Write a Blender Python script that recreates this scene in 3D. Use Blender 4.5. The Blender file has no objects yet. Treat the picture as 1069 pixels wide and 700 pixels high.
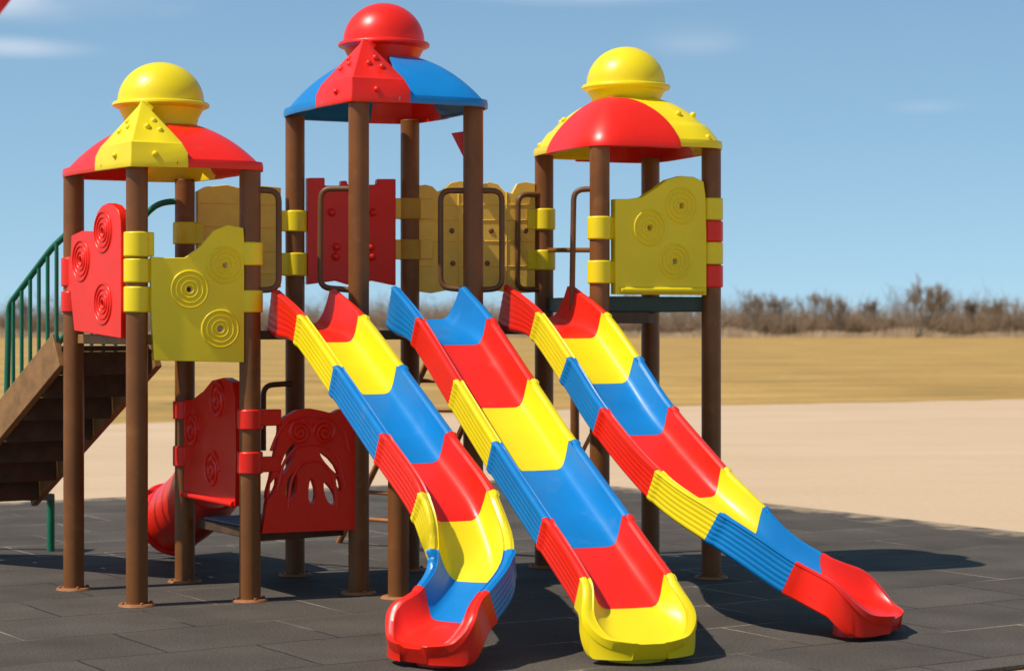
import bpy, bmesh, math, random
from mathutils import Vector, Matrix
random.seed(7)
scene = bpy.context.scene
COL = scene.collection
R = math.radians

# ------------------------------------------------------------------ camera
F, EYE, CX, CY = 2210.0, 1.7, 534.5, 340.0      # survey of the place: focal length (px), eye height (m), horizon
cam_d = bpy.data.cameras.new('camera'); cam = bpy.data.objects.new('camera', cam_d); COL.objects.link(cam)
cam.location = (0, 0, EYE); cam.rotation_euler = (R(90), 0, 0)
cam_d.sensor_width = 36; cam_d.lens = 36 * F / 1069; cam_d.shift_y = -10 / 1069
cam_d.clip_end = 9000; cam_d.clip_start = .1
cam_d.dof.use_dof = True; cam_d.dof.focus_distance = 12.6; cam_d.dof.aperture_fstop = 2.8
scene.camera = cam

def ground(x, y):                # a surveyed spot on the ground
    Y = EYE * F / (y - CY)
    return Vector(((x - CX) / F * Y, Y, 0))
def at(x, y, Y):                 # a surveyed point at a known distance
    return Vector(((x - CX) / F * Y, Y, EYE - (y - CY) / F * Y))

# ------------------------------------------------------------------ light
EL, SH = 54.0, Vector((.92, .39, 0)).normalized()
to_sun = Vector((-SH.x * math.cos(R(EL)), -SH.y * math.cos(R(EL)), math.sin(R(EL))))
sd = bpy.data.lights.new('sun', 'SUN'); sun = bpy.data.objects.new('sun', sd); COL.objects.link(sun)
sd.energy = 4.6; sd.angle = R(.53); sd.color = (1, .955, .87)
sun.rotation_euler = to_sun.to_track_quat('Z', 'Y').to_euler(); sun.location = (-20, -8, 30)
w = bpy.data.worlds.new('World'); scene.world = w; w.use_nodes = True
nt = w.node_tree; N = nt.nodes; L = nt.links
N.clear()
sky = N.new('ShaderNodeTexSky'); sky.sky_type = 'NISHITA'; sky.sun_disc = False
sky.sun_elevation = R(EL); sky.sun_rotation = math.atan2(to_sun.x, to_sun.y)
sky.air_density = 1.0; sky.dust_density = .25; sky.ozone_density = 2.2; sky.altitude = 200
tc = N.new('ShaderNodeTexCoord'); mp = N.new('ShaderNodeMapping'); mp.inputs['Scale'].default_value = (9, 9, 34)
mp.inputs['Location'].default_value = (.3, 0, 1.1)
nz = N.new('ShaderNodeTexNoise'); nz.inputs['Scale'].default_value = 1.0; nz.inputs['Detail'].default_value = 4; nz.inputs['Roughness'].default_value = .45
rp = N.new('ShaderNodeMapRange'); rp.inputs[1].default_value = .36; rp.inputs[2].default_value = .66; rp.inputs[3].default_value = .1; rp.inputs[4].default_value = .8
mu = N.new('ShaderNodeMath'); mu.operation = 'MULTIPLY'
mx = N.new('ShaderNodeMix'); mx.data_type = 'RGBA'; mx.inputs[7].default_value = (8.2, 7.9, 7.9, 1)
hs = N.new('ShaderNodeHueSaturation'); hs.inputs['Saturation'].default_value = 1.0; hs.inputs['Hue'].default_value = .485
bg = N.new('ShaderNodeBackground'); bg.inputs['Strength'].default_value = .132
out = N.new('ShaderNodeOutputWorld')
L.new(tc.outputs['Generated'], mp.inputs['Vector']); L.new(mp.outputs[0], nz.inputs['Vector']); L.new(nz.outputs['Fac'], rp.inputs[0])
last_ = None
for (cx_, cz_, wx_, wz_, k_) in ((-.215, .150, .075, .013, .85), (-.235, .127, .05, .006, .5), (.035, .156, .075, .008, .6), (.19, .101, .02, .004, .15), (.085, .134, .03, .010, .22)):
    sc_ = N.new('ShaderNodeVectorMath'); sc_.operation = 'MULTIPLY_ADD'; sc_.inputs[1].default_value = (1 / wx_, 0, 1 / wz_); sc_.inputs[2].default_value = (-cx_ / wx_, 0, -cz_ / wz_)
    ln_ = N.new('ShaderNodeVectorMath'); ln_.operation = 'LENGTH'; mk_ = N.new('ShaderNodeMapRange'); mk_.interpolation_type = 'SMOOTHSTEP'
    mk_.inputs[1].default_value = 1.15; mk_.inputs[2].default_value = .0; mk_.inputs[3].default_value = 0; mk_.inputs[4].default_value = k_
    L.new(tc.outputs['Generated'], sc_.inputs[0]); L.new(sc_.outputs[0], ln_.inputs[0]); L.new(ln_.outputs['Value'], mk_.inputs[0])
    if last_ is None: last_ = mk_.outputs[0]
    else:
        ad_ = N.new('ShaderNodeMath'); ad_.operation = 'MAXIMUM'; L.new(last_, ad_.inputs[0]); L.new(mk_.outputs[0], ad_.inputs[1]); last_ = ad_.outputs[0]
L.new(rp.outputs[0], mu.inputs[0]); L.new(last_, mu.inputs[1])
va = N.new('ShaderNodeVectorMath'); va.operation = 'ADD'; va.inputs[1].default_value = (0, 0, .12); vn = N.new('ShaderNodeVectorMath'); vn.operation = 'NORMALIZE'
L.new(tc.outputs['Generated'], va.inputs[0]); L.new(va.outputs[0], vn.inputs[0]); L.new(vn.outputs[0], sky.inputs['Vector'])
L.new(sky.outputs[0], hs.inputs['Color']); L.new(hs.outputs[0], mx.inputs[6]); L.new(mu.outputs[0], mx.inputs[0])
L.new(mx.outputs[2], bg.inputs['Color']); L.new(bg.outputs[0], out.inputs[0])
scene.view_settings.view_transform = 'Standard'; scene.view_settings.look = 'None'
scene.view_settings.exposure = .06; scene.view_settings.gamma = 1
scene.cycles.max_bounces = 6; scene.cycles.use_denoising = True

# ------------------------------------------------------------------ materials
def mat(name, col, rough=.5, var=.12, scale=6, bump=0, bscale=120, spec=.4, coat=0, dark=None, speck=None):
    m = bpy.data.materials.new(name); m.use_nodes = True
    t = m.node_tree; n = t.nodes; l = t.links; b = n['Principled BSDF']
    c = n.new('ShaderNodeTexCoord')
    z = n.new('ShaderNodeTexNoise'); z.inputs['Scale'].default_value = scale; z.inputs['Detail'].default_value = 6; z.inputs['Roughness'].default_value = .6
    l.new(c.outputs['Object'], z.inputs['Vector'])
    r = n.new('ShaderNodeValToRGB')
    d = dark or tuple(x * (1 - var) for x in col)
    h = tuple(min(1, x * (1 + var)) for x in col) if not dark else col
    r.color_ramp.elements[0].position = .32; r.color_ramp.elements[1].position = .68
    r.color_ramp.elements[0].color = (*d, 1); r.color_ramp.elements[1].color = (*h, 1)
    l.new(z.outputs['Fac'], r.inputs[0]); last = r.outputs[0]
    if speck:
        s2 = n.new('ShaderNodeTexNoise'); s2.inputs['Scale'].default_value = speck[1]; s2.inputs['Detail'].default_value = 3
        l.new(c.outputs['Object'], s2.inputs['Vector'])
        q = n.new('ShaderNodeMapRange'); q.inputs[1].default_value = speck[2]; q.inputs[2].default_value = speck[2] + .12; q.inputs[4].default_value = speck[3]
        l.new(s2.outputs['Fac'], q.inputs[0])
        k = n.new('ShaderNodeMix'); k.data_type = 'RGBA'; k.inputs[7].default_value = (*speck[0], 1)
        l.new(q.outputs[0], k.inputs[0]); l.new(last, k.inputs[6]); last = k.outputs[2]
    l.new(last, b.inputs['Base Color'])
    rr = n.new('ShaderNodeMapRange'); rr.inputs[3].default_value = max(.02, rough - .09); rr.inputs[4].default_value = rough + .11
    z3 = n.new('ShaderNodeTexNoise'); z3.inputs['Scale'].default_value = scale * 2.3; z3.inputs['Detail'].default_value = 5
    l.new(c.outputs['Object'], z3.inputs['Vector']); l.new(z3.outputs['Fac'], rr.inputs[0]); l.new(rr.outputs[0], b.inputs['Roughness'])
    b.inputs['Specular IOR Level'].default_value = spec; b.inputs['Coat Weight'].default_value = coat; b.inputs['Coat Roughness'].default_value = .12
    if bump:
        z2 = n.new('ShaderNodeTexNoise'); z2.inputs['Scale'].default_value = bscale; z2.inputs['Detail'].default_value = 4
        l.new(c.outputs['Object'], z2.inputs['Vector'])
        u = n.new('ShaderNodeBump'); u.inputs['Strength'].default_value = bump; u.inputs['Distance'].default_value = .01
        l.new(z2.outputs['Fac'], u.inputs['Height']); l.new(u.outputs[0], b.inputs['Normal'])
    return m
dust = (.55, .45, .36)
RED = mat('red_plastic', (.84, .016, .004), .34, .06, 3, .05, 90, speck=(dust, 7, .64, .04))
YEL = mat('yellow_plastic', (.88, .655, .006), .35, .05, 3, .05, 90, speck=(dust, 7, .64, .04))
BLU = mat('blue_plastic', (.004, .195, .50), .34, .08, 3, .05, 90, speck=(dust, 7, .62, .05))
COLS = {'red': RED, 'yellow': YEL, 'blue': BLU}
WOOD = mat('wood_yellow_plastic', (.94, .54, .07), .45, .12, 5, .08, 60)
BRN = mat('brown_paint', (.195, .064, .011), .45, .16, 4, .08, 70, speck=((.32, .13, .035), 9, .60, .3))
FLG = mat('rusty_base', (.34, .13, .04), .7, .3, 14, .2, 60)
DKB = mat('dark_brown_deck', (.085, .045, .022), .6, .3, 9, .2, 60)
STB = mat('stair_timber', (.26, .125, .04), .6, .25, 9, .2, 50)
GRN = mat('green_paint', (.010, .15, .075), .4, .12, 6)
DGR = mat('dark_green_deck', (.02, .045, .035), .5, .2, 9)
GRY = mat('grey_blue_mat', (.12, .16, .21), .7, .2, 12)
ORG = mat('orange_brown_paint', (.34, .12, .03), .5, .2, 10)
KNOT = mat('knot_brown', (.22, .09, .02), .6, .2, 20)
STEEL = mat('galvanised_steel', (.5, .5, .5), .45, .2, 20)
BARK = mat('grey_bark', (.15, .115, .085), .9, .3, 3)
TWIG = mat('brown_twig', (.21, .145, .09), .9, .3, .6)
THK = mat('thicket_twig', (.30, .195, .11), .9, .0, .25, dark=(.19, .125, .075))
REED = mat('dry_reed', (.50, .36, .22), .9, 0, .35, dark=(.28, .19, .11))

# ------------------------------------------------------------------ object helpers
def thing(name, label, cat, loc, group=None):
    o = bpy.data.objects.new(name, None); COL.objects.link(o); o.location = loc; o.empty_display_size = .2
    o['label'] = label; o['category'] = cat
    if group: o['group'] = group
    return o
def root(o):
    while o.parent: o = o.parent
    return o
def mk(name, bm, m, parent=None, bevel=0, ang=38, label=None, seg=2, solid=0, recalc=True):
    if recalc: bmesh.ops.recalc_face_normals(bm, faces=bm.faces)
    if parent is not None: bm.transform(Matrix.Translation(-Vector(root(parent).location)))
    me = bpy.data.meshes.new(name); bm.to_mesh(me); bm.free()
    for mm in (m if isinstance(m, list) else [m]): me.materials.append(mm)
    me.shade_smooth(); me.set_sharp_from_angle(angle=R(ang))
    o = bpy.data.objects.new(name, me); COL.objects.link(o)
    if parent is not None: o.parent = parent
    if solid:
        s = o.modifiers.new('thickness', 'SOLIDIFY'); s.thickness = solid; s.offset = -1
    if bevel:
        b = o.modifiers.new('bevel', 'BEVEL'); b.width = bevel; b.segments = seg; b.limit_method = 'ANGLE'; b.angle_limit = R(40); b.harden_normals = False
    if label: o['label'] = label
    return o
def struct(o, kind='structure'):
    o['kind'] = kind; return o
def box(bm, c, sx, sy, sz, rot=None):
    M = Matrix.Translation(Vector(c)) @ (rot.to_4x4() if rot is not None else Matrix()) @ Matrix.Diagonal((sx, sy, sz, 1))
    return bmesh.ops.create_cube(bm, size=1, matrix=M)['verts']
def frame(x, z=Vector((0, 0, 1))):
    x = Vector(x).normalized(); y = Vector(z).cross(x).normalized(); zz = x.cross(y)
    return Matrix((x, y, zz)).transposed()
def beam(bm, a, b, wd, ht):
    a, b = Vector(a), Vector(b); d = b - a
    return box(bm, (a + b) / 2, d.length, wd, ht, frame(d))
def cyl(bm, a, b, r0, r1=None, n=20, cap=True):
    a, b = Vector(a), Vector(b); d = b - a; r1 = r0 if r1 is None else r1
    q = Vector((0, 0, 1)).rotation_difference(d.normalized()).to_matrix().to_4x4()
    bmesh.ops.create_cone(bm, cap_ends=cap, segments=n, radius1=r0, radius2=r1, depth=d.length, matrix=Matrix.Translation((a + b) / 2) @ q)
def ball(bm, c, r, sc=(1, 1, 1), rot=None, n=10):
    M = Matrix.Translation(Vector(c)) @ (rot.to_4x4() if rot is not None else Matrix()) @ Matrix.Diagonal((*sc, 1))
    bmesh.ops.create_uvsphere(bm, u_segments=n * 2, v_segments=n, radius=r, matrix=M)
def tube(bm, pts, r, n=10, closed=False):
    pts = [Vector(p) for p in pts]; rings = []; k = len(pts); up = None
    for i, p in enumerate(pts):
        if closed: t = (pts[(i + 1) % k] - pts[i - 1]).normalized()
        else: t = (pts[min(i + 1, k - 1)] - pts[max(i - 1, 0)]).normalized()
        if up is None:
            up = Vector((0, 0, 1)) if abs(t.z) < .9 else Vector((0, 1, 0))
        s = t.cross(up).normalized(); up = s.cross(t).normalized()
        rr = r[i] if isinstance(r, (list, tuple)) else r
        rings.append([bm.verts.new(p + (s * math.cos(2 * math.pi * j / n) + up * math.sin(2 * math.pi * j / n)) * rr) for j in range(n)])
    for i in range(k if closed else k - 1):
        A, B = rings[i], rings[(i + 1) % k]
        for j in range(n): bm.faces.new((A[j], A[(j + 1) % n], B[(j + 1) % n], B[j]))
    if not closed:
        bm.faces.new(rings[0][::-1]); bm.faces.new(rings[-1])
def rounded(pts, r, n=5):            # round the corners of a polyline
    pts = [Vector(p) for p in pts]; o = [pts[0]]
    for a, b, c in zip(pts, pts[1:], pts[2:]):
        ra = min(r, (a - b).length * .48, (c - b).length * .48)
        p, q = b + (a - b).normalized() * ra, b + (c - b).normalized() * ra
        for i in range(n + 1):
            t = i / n; o.append((p * (1 - t) + b * t) * (1 - t) + (b * (1 - t) + q * t) * t)
    o.append(pts[-1]); return o
def torus(bm, c, nrm, rad, r, sx=1, n=28, m=6):
    c = Vector(c); nrm = Vector(nrm).normalized(); z = Vector((0, 0, 1)); u = z.cross(nrm).normalized()
    tube(bm, [c + u * math.cos(2 * math.pi * i / n) * rad * sx + z * math.sin(2 * math.pi * i / n) * rad for i in range(n)], r, m, True)
def lathe(bm, prof, c, n=48):
    c = Vector(c); rings = []
    for (r, z) in prof:
        rings.append([bm.verts.new(c + Vector((r * math.cos(2 * math.pi * j / n), r * math.sin(2 * math.pi * j / n), z))) for j in range(n)] if r > 1e-5 else [bm.verts.new(c + Vector((0, 0, z)))])
    for A, B in zip(rings, rings[1:]):
        for j in range(n):
            k = (j + 1) % n
            if len(B) == 1: bm.faces.new((A[j], A[k], B[0]))
            elif len(A) == 1: bm.faces.new((A[0], B[k], B[j]))
            else: bm.faces.new((A[j], A[k], B[k], B[j]))
def smooth_loop(pts, it=2):          # Chaikin, closed
    for _ in range(it):
        o = []
        for i, p in enumerate(pts):
            q = pts[(i + 1) % len(pts)]
            o += [(p[0] * .75 + q[0] * .25, p[1] * .75 + q[1] * .25), (p[0] * .25 + q[0] * .75, p[1] * .25 + q[1] * .75)]
        pts = o
    return pts

# ------------------------------------------------------------------ panels between two posts
class Face:                          # the vertical plane through two posts
    def __init__(s, A, B, off=0):
        s.A = Vector((A.x, A.y, 0)); d = Vector((B.x - A.x, B.y - A.y, 0)); s.len = d.length; s.d = d.normalized()
        s.n = Vector((s.d.y, -s.d.x, 0))
        if s.n.dot(-s.A) < 0: s.n = -s.n      # towards the viewer's side
        s.A = s.A + s.n * off
    def uv(s, x, y):                 # surveyed point on this plane
        k = (x - CX) / F
        u = (k * s.A.y - s.A.x) / (s.d.x - k * s.d.y); Y = s.A.y + s.d.y * u
        return (u, EYE - (y - CY) / F * Y)
    def p(s, u, z, o=0): return s.A + s.d * u + s.n * o + Vector((0, 0, z))
def plate(bm, face, outer, holes=(), th=.05):
    es = []
    for loop in [outer, *holes]:
        vs = [bm.verts.new(face.p(u, z, -th / 2)) for u, z in loop]
        es += [bm.edges.new((vs[i], vs[(i + 1) % len(vs)])) for i in range(len(vs))]
    g = bmesh.ops.triangle_fill(bm, use_beauty=True, use_dissolve=False, edges=es)
    fs = [x for x in g['geom'] if isinstance(x, bmesh.types.BMFace)]
    ex = bmesh.ops.extrude_face_region(bm, geom=fs)
    vs = [x for x in ex['geom'] if isinstance(x, bmesh.types.BMVert)]
    bmesh.ops.translate(bm, verts=vs, vec=face.n * th)
def circ(c, r, n=16): return [(c[0] + r * math.cos(2 * math.pi * i / n), c[1] + r * math.sin(2 * math.pi * i / n)) for i in range(n)]
def mk_panel(parent, face, pts, m, rings=(), spirals=(), holes=(), th=.05, ledge=None, name='panel', smooth=0, label=None, extra=None):
    out_ = [face.uv(*q) for q in pts]
    if smooth: out_ = smooth_loop(out_, smooth)
    bm = bmesh.new()
    hl = []
    for h in holes:
        hx, hy = sum(q[0] for q in h) / len(h), sum(q[1] for q in h) / len(h)
        hl.append([face.uv(hx + (q[0] - hx) * 1.75, hy + (q[1] - hy) * 1.35) for q in h])
    cs = []
    for (x, y, rpx) in rings:
        c = face.uv(x, y); r = rpx / F * face.p(*c).y; cs.append((c, r)); hl.append(circ(c, r * .16, 12))
    plate(bm, face, out_, [smooth_loop(h, 1) for h in hl[:len(holes)]] + hl[len(holes):], th)
    for c, r in cs:
        for o in (-th / 2, th / 2):
            for k, q in ((1, .0095), (.74, .009), (.46, .009), (.24, .008)): torus(bm, face.p(*c, o), face.n, r * k, q)
    for (x, y, rpx, hand) in spirals:
        c = face.uv(x, y); r = rpx / F * face.p(*c).y
        for o in (-th / 2, th / 2):
            tube(bm, [face.p(c[0] + hand * r * (1 - i / 44 * .9) * math.cos(i * .36), c[1] + r * (1 - i / 44 * .9) * math.sin(i * .36), o) for i in range(45)], .016, 6)
    if ledge:
        (x0, y0), (x1, y1) = ledge
        a, b = face.uv(x0, y0), face.uv(x1, y1)
        tube(bm, [face.p(*a, th / 2), face.p(*b, th / 2)], .022, 10)
    if extra: extra(bm, face, th)
    return mk(name, bm, m, parent, .007, label=label)
PR = .066
def clamp(panel, face, post, x, y0, y1, m, toward, label=None):
    """a moulded sleeve round the post with a tongue to the panel"""
    Y = post.y; z0, z1 = EYE - (y1 - CY) / F * Y, EYE - (y0 - CY) / F * Y; zc = (z0 + z1) / 2
    bm = bmesh.new()
    cyl(bm, (post.x, post.y, z0), (post.x, post.y, z1), PR + .014, n=28)
    d = face.d * (1 if toward > 0 else -1)
    c = Vector((post.x, post.y, zc)) + d * (abs(toward) / 2)
    box(bm, c, abs(toward), .075, z1 - z0 - .004, frame(d))
    return mk('clamp', bm, m, panel, .008, label=label)

# ------------------------------------------------------------------ the towers' plan
P1, P2, P3, P4 = ground(77, 615), ground(143, 632), ground(193, 607), ground(261, 627)
C1, C2 = ground(308, 600), ground(374.5, 619)
C3, C4 = Vector(((428 - CX) / F * 14.75, 14.75, 0)), Vector(((494 - CX) / F * 13.85, 13.85, 0))
R1, R2 = Vector(((568 - CX) / F * 14.95, 14.95, 0)), Vector(((626 - CX) / F * 13.95, 13.95, 0))
R3, R4 = Vector(((679 - CX) / F * 15.2, 15.2, 0)), ground(742.5, 603)

def sstep(a, b, x):
    t = min(1, max(0, (x - a) / (b - a))); return t * t * (3 - 2 * t)
def mk_post(parent, p, h, label=None):
    bm = bmesh.new(); cyl(bm, (p.x, p.y, 0.012), (p.x, p.y, h), PR, n=32)
    o = mk('post', bm, BRN, parent, .004, label=label)
    bm = bmesh.new(); cyl(bm, (p.x, p.y, 0), (p.x, p.y, .016), .115, .105, n=32)
    for i in range(4):
        a = i * math.pi / 2 + .5; c = Vector((p.x + .09 * math.cos(a), p.y + .09 * math.sin(a), .016)); cyl(bm, c, c + Vector((0, 0, .012)), .011, n=6)
    mk('base_plate', bm, FLG, o, .003)
    return o
def mk_deck(parent, quad, z, th, m, name='deck'):
    bm = bmesh.new(); c = sum(quad, Vector()) / 4
    lo = [bm.verts.new(Vector((q.x, q.y, z - th))) for q in quad]; hi = [bm.verts.new(Vector((q.x, q.y, z))) for q in quad]
    bm.faces.new(lo[::-1]); bm.faces.new(hi)
    for i in range(4): bm.faces.new((lo[i], lo[(i + 1) % 4], hi[(i + 1) % 4], hi[i]))
    return mk(name, bm, m, parent, .006)
def mk_roof(parent, quad, eave, gables, gcol, scol, kcol, hk=1.0, ex=1.24, ga=.11, sx=.22, domed=False, sh=1.0):
    """four corner pieces in two colours round a neck with a domed knob; quad in order round the tower"""
    c = sum(quad, Vector()) / 4
    q = [(Vector((p.x, p.y, 0)) - Vector((c.x, c.y, 0))) for p in quad]
    base = Vector((c.x, c.y, eave))
    def pos(i, a, r, z, kind):       # a in 0..1 from the middle of the side before corner i to the middle of the side after it
        prv, cur, nxt = q[i - 1], q[i], q[(i + 1) % 4]
        m0, m1 = (prv + cur) / 2, (cur + nxt) / 2
        if kind == 'shell':
            th = a * math.pi / 2; cc, ss = math.cos(th), math.sin(th); s = 1 / (abs(cc) ** 5 + abs(ss) ** 5) ** .2
            d = m0 * cc * s + m1 * ss * s
        else: d = m0 * (1 - max(0, 2 * a - 1)) + m1 * min(1, 2 * a)
        return base + d * ex * r + Vector((0, 0, z))
    H = .40 * hk
    def zs(r): return (H * (1 - r ** 2.4) ** .9 if domed else .385 * sh * (1 - r ** 2.05) ** .90)
    bm = bmesh.new()
    lathe(bm, [(.05, .20 * hk), (.235, .20 * hk), (.225, .30 * hk), (.235, .36 * hk), (.27, .425 * hk)], base)
    roof = mk('roof', bm, COLS[kcol], parent)
    bm = bmesh.new()
    pr = [(.02, .41 * hk), (.26, .415 * hk), (.296, .43 * hk), (.305, .437 * hk), (.305, .452 * hk), (.298, .459 * hk), (.272, .463 * hk)]
    pr += [(.272 * math.cos(t * math.pi / 40), .463 * hk + .262 * hk * math.sin(t * math.pi / 40)) for t in range(1, 20)] + [(0, .725 * hk)]
    lathe(bm, pr, base, 56); mk('knob', bm, COLS[kcol], roof, ang=50)
    for i in range(4):
        if domed and i not in gables:      # a rounded lobe over the dome
            bm = bmesh.new(); na, nr = 24, 20; g = []
            for k in range(nr + 1):
                t_ = k / nr; r = .56 + .445 * t_; wd = (1 + 2 * sx) * math.sqrt(max(.002, 1 - (1 - t_) ** 2.4)) * (.86 + .14 * t_)
                g.append([bm.verts.new(pos(i, .5 + (j / na - .5) * wd, min(r, 1.02), max(zs(min(r, .985)), .02) + .032 if k < nr else .022, 'shell')) for j in range(na + 1)])
            g.append([bm.verts.new(pos(i, .5 + (j / na - .5) * (1 + 2 * sx), 1.02, -.014, 'shell')) for j in range(na + 1)])
            for A, B in zip(g, g[1:]):
                for j in range(na): bm.faces.new((A[j], B[j], B[j + 1], A[j + 1]))
            bm.normal_update()
            if sum(f.normal.z for f in bm.faces) < 0: bmesh.ops.reverse_faces(bm, faces=bm.faces)
            mk('corner_shell', bm, COLS[scol], roof, .004, 60, solid=.02, recalc=False)
        if i not in gables or domed:
            yl = domed; sx_ = .0 if yl else sx; bm = bmesh.new(); na, nr = 22, 26; g = []
            rmax = .90 if yl and i not in gables else .975; rs = [.34 + (rmax - .34) * k / nr for k in range(nr + 1)]
            for k, r in enumerate(rs): g.append([bm.verts.new(pos(i, .5 + (j / na - .5) * (1 + 2 * sx_), r, zs(r) - (.018 if yl else 0) + (.016 * sstep(.80, .835, r) if yl else 0), 'shell')) for j in range(na + 1)])
            for rr, zz in ((.992, .046), (1.0, .022), (.997, -.008)) if rmax > .95 else (): g.append([bm.verts.new(pos(i, .5 + (j / na - .5) * (1 + 2 * sx_), rr - (.006 if yl else 0), zz, 'shell')) for j in range(na + 1)])
            for A, B in zip(g, g[1:]):
                for j in range(na): bm.faces.new((A[j], B[j], B[j + 1], A[j + 1]))
            cn = sum((f.normal for f in bm.faces), Vector()); bm.normal_update()
            if sum(f.normal.z for f in bm.faces) < 0: bmesh.ops.reverse_faces(bm, faces=bm.faces)
            mk('corner_shell', bm, COLS[gcol if yl else scol], roof, .004, 60, solid=.016, recalc=False)
            if yl and i in gables:
                for a, r in ((.30, .70), (.50, .70), (.70, .70), (.40, .93), (.62, .93)):
                    bm = bmesh.new(); ball(bm, pos(i, a, r, zs(r) - .012, 'shell'), .021, n=6); mk('bolt', bm, COLS[gcol], roof)
        else:
            bm = bmesh.new()
            def ring(rc, zc, rm, zm, ga=ga):   # points from side middle over the corner to the other middle
                return [bm.verts.new(pos(i, a, (rm + (rc - rm) * t), zm + (zc - zm) * t, 'g')) for a, t in ((ga, 0), (.5 - (.5 - ga) / 2, .5), (.5, 1), (.5 + (.5 - ga) / 2, .5), (1 - ga, 0))]
            rows = [ring(.915, -.010, 1.015, -.010), ring(.915, .03, 1.015, .03), ring(.905, .08 * hk, 1.005, .08), ring(.905, .150 * hk, .965, .142 * hk, ga + .03), ring(.875, .155 * hk, .945, .150 * hk, ga + .03), ring(.60, .425 * hk, .62, .36 * hk, .38), ring(.30, .43 * hk, .36, .41 * hk, .40)]
            for A, B in zip(rows, rows[1:]):
                for j in range(4): bm.faces.new((A[j], A[j + 1], B[j + 1], B[j]))
            bm.normal_update()
            if sum(f.normal.z for f in bm.faces) < 0: bmesh.ops.reverse_faces(bm, faces=bm.faces)
            g = mk('corner_gable', bm, COLS[gcol], roof, .007, 25, solid=.016, recalc=False)
            for side_ in (1, -1):
                for hh, t_ in ((.35, .25), (.40, .62), (.62, .30), (-1, .55)):
                    if hh < 0: gg, rr, zz = ga, 1.0 - .08 * t_, .072
                    else:
                        gg = ga + .03 + (.35 - ga) * hh
                        rm_, rc_ = .945 + (.62 - .945) * hh, .875 + (.60 - .875) * hh; zm_, zc_ = .150 + .21 * hh, .155 + .27 * hh
                        rr, zz = rm_ + (rc_ - rm_) * t_, zm_ + (zc_ - zm_) * t_
                    a = gg + (.5 - gg) * t_
                    if side_ < 0: a = 1 - a
                    bm = bmesh.new(); ball(bm, pos(i, a, rr, zz * hk, 'g'), .019, n=6); mk('bolt', bm, COLS[gcol], roof)
    return roof
LBR = mat('shaded_brown_tube', (.14, .055, .014), .45, .16, 5)  # brown for the grab rails, darkened so the roofs' shade is in the colour
def loop(parent, pts, r=.019, m=LBR, rad=.07, name='grab_rail'):
    bm = bmesh.new(); tube(bm, rounded(pts, rad), r, 12); return mk(name, bm, m, parent)

# ------------------------------------------------------------------ LEFT TOWER
cL = (P1 + P2 + P3 + P4) / 4
TL = thing('play_tower', 'left play tower with red shells and yellow gables on its roof, beside the stairs', 'play tower', (cL.x, cL.y, 0), 'towers of the playset')
for p in (P1, P2, P3, P4): mk_post(TL, p, 2.672)
mk_roof(TL, [P2, P4, P3, P1], 2.665, (0, 2), 'yellow', 'red', 'yellow', .97, 1.305, sh=.86)
mk_deck(TL, [P1, P2, P4, P3], 1.645, .06, STB)
f12 = Face(P1, P2, .03)
pn = mk_panel(TL, f12, [(82, 345), (131, 353), (131, 300), (131, 244), (130.5, 230), (128, 220), (123, 214), (117, 212), (111, 215), (106, 222), (103, 232), (102, 242), (90, 241), (79, 246), (78, 268), (72, 268), (72, 303), (78, 305)], RED,
              rings=[(89, 272, 21), (112, 242, 21), (112, 317, 21)], th=.06)
clamp(pn, f12, P1, 77, 269, 299, RED, .10); clamp(pn, f12, P1, 77, 304, 326, RED, .10)
f24 = Face(P2, P4, .03)
pn = mk_panel(TL, f24, [(160, 376), (254, 378), (254, 330), (254, 300), (254, 250), (253, 238), (236, 235), (222, 241), (208, 258), (192, 269), (172, 269), (157, 268), (157, 320)], YEL,
              rings=[(197, 302, 19), (234, 277, 18), (229, 343, 19)], th=.06, label='olive yellow swirl panel on the near face')
clamp(pn, f24, P2, 0, 242, 268, YEL, .10); clamp(pn, f24, P2, 0, 270, 295, YEL, .13); clamp(pn, f24, P2, 0, 299, 326, YEL, .13)
clamp(pn, f24, P4, 0, 253, 277, YEL, -.10); clamp(pn, f24, P4, 0, 303, 326, YEL, -.10)
# low crawl panel between the two far posts of the left tower
f34 = Face(P3, P4)
pn = mk_panel(TL, f34, [(190, 516), (250, 528), (251, 470), (250, 415), (247, 399), (238, 394), (226, 397), (217, 408), (205, 417), (190, 418), (190, 460)], RED,
              spirals=[(232, 418, 21, 1), (205, 448, 21, 1), (226, 490, 21, 1)], th=.06, ledge=((191, 514), (249, 526)), label='dark red low crawl panel with spirals')
for y0, y1 in ((418, 437), (465, 486)): clamp(pn, f34, P3, 0, y0, y1, RED, .09)
for y0, y1 in ((427, 448), (471, 494)): clamp(pn, f34, P4, 0, y0, y1, RED, -.12)
loop(TL, [at(262, 198, P4.y), at(291, 199, 13.12), at(291, 302, 13.12), at(262, 303, P4.y)])
# back wall of the bridge from left tower to middle tower
f31 = Face(P3, C1)
def planks(bm, face, th, us, zs_, knots):
    for z in zs_: tube(bm, [face.p(us[0], z, th / 2), face.p(us[1], z, th / 2)], .006, 5)
pn = mk_panel(TL, f31, [(205, 300), (292, 300), (292, 250), (292, 196), (272, 194), (252, 197), (236, 193), (214, 195), (205, 200)], WOOD, th=.05, name='bridge_wall',
              extra=lambda bm, f, th: planks(bm, f, th, (f.uv(207, 200)[0], f.uv(291, 200)[0]), [f.uv(250, y)[1] for y in (213, 237, 262, 285)], ()))
clamp(pn, f31, P3, 0, 232, 255, YEL, .12); clamp(pn, f31, P3, 0, 275, 298, YEL, .12)
clamp(pn, f31, C1, 0, 220, 242, YEL, -.14); clamp(pn, f31, C1, 0, 264, 288, YEL, -.14)
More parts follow.
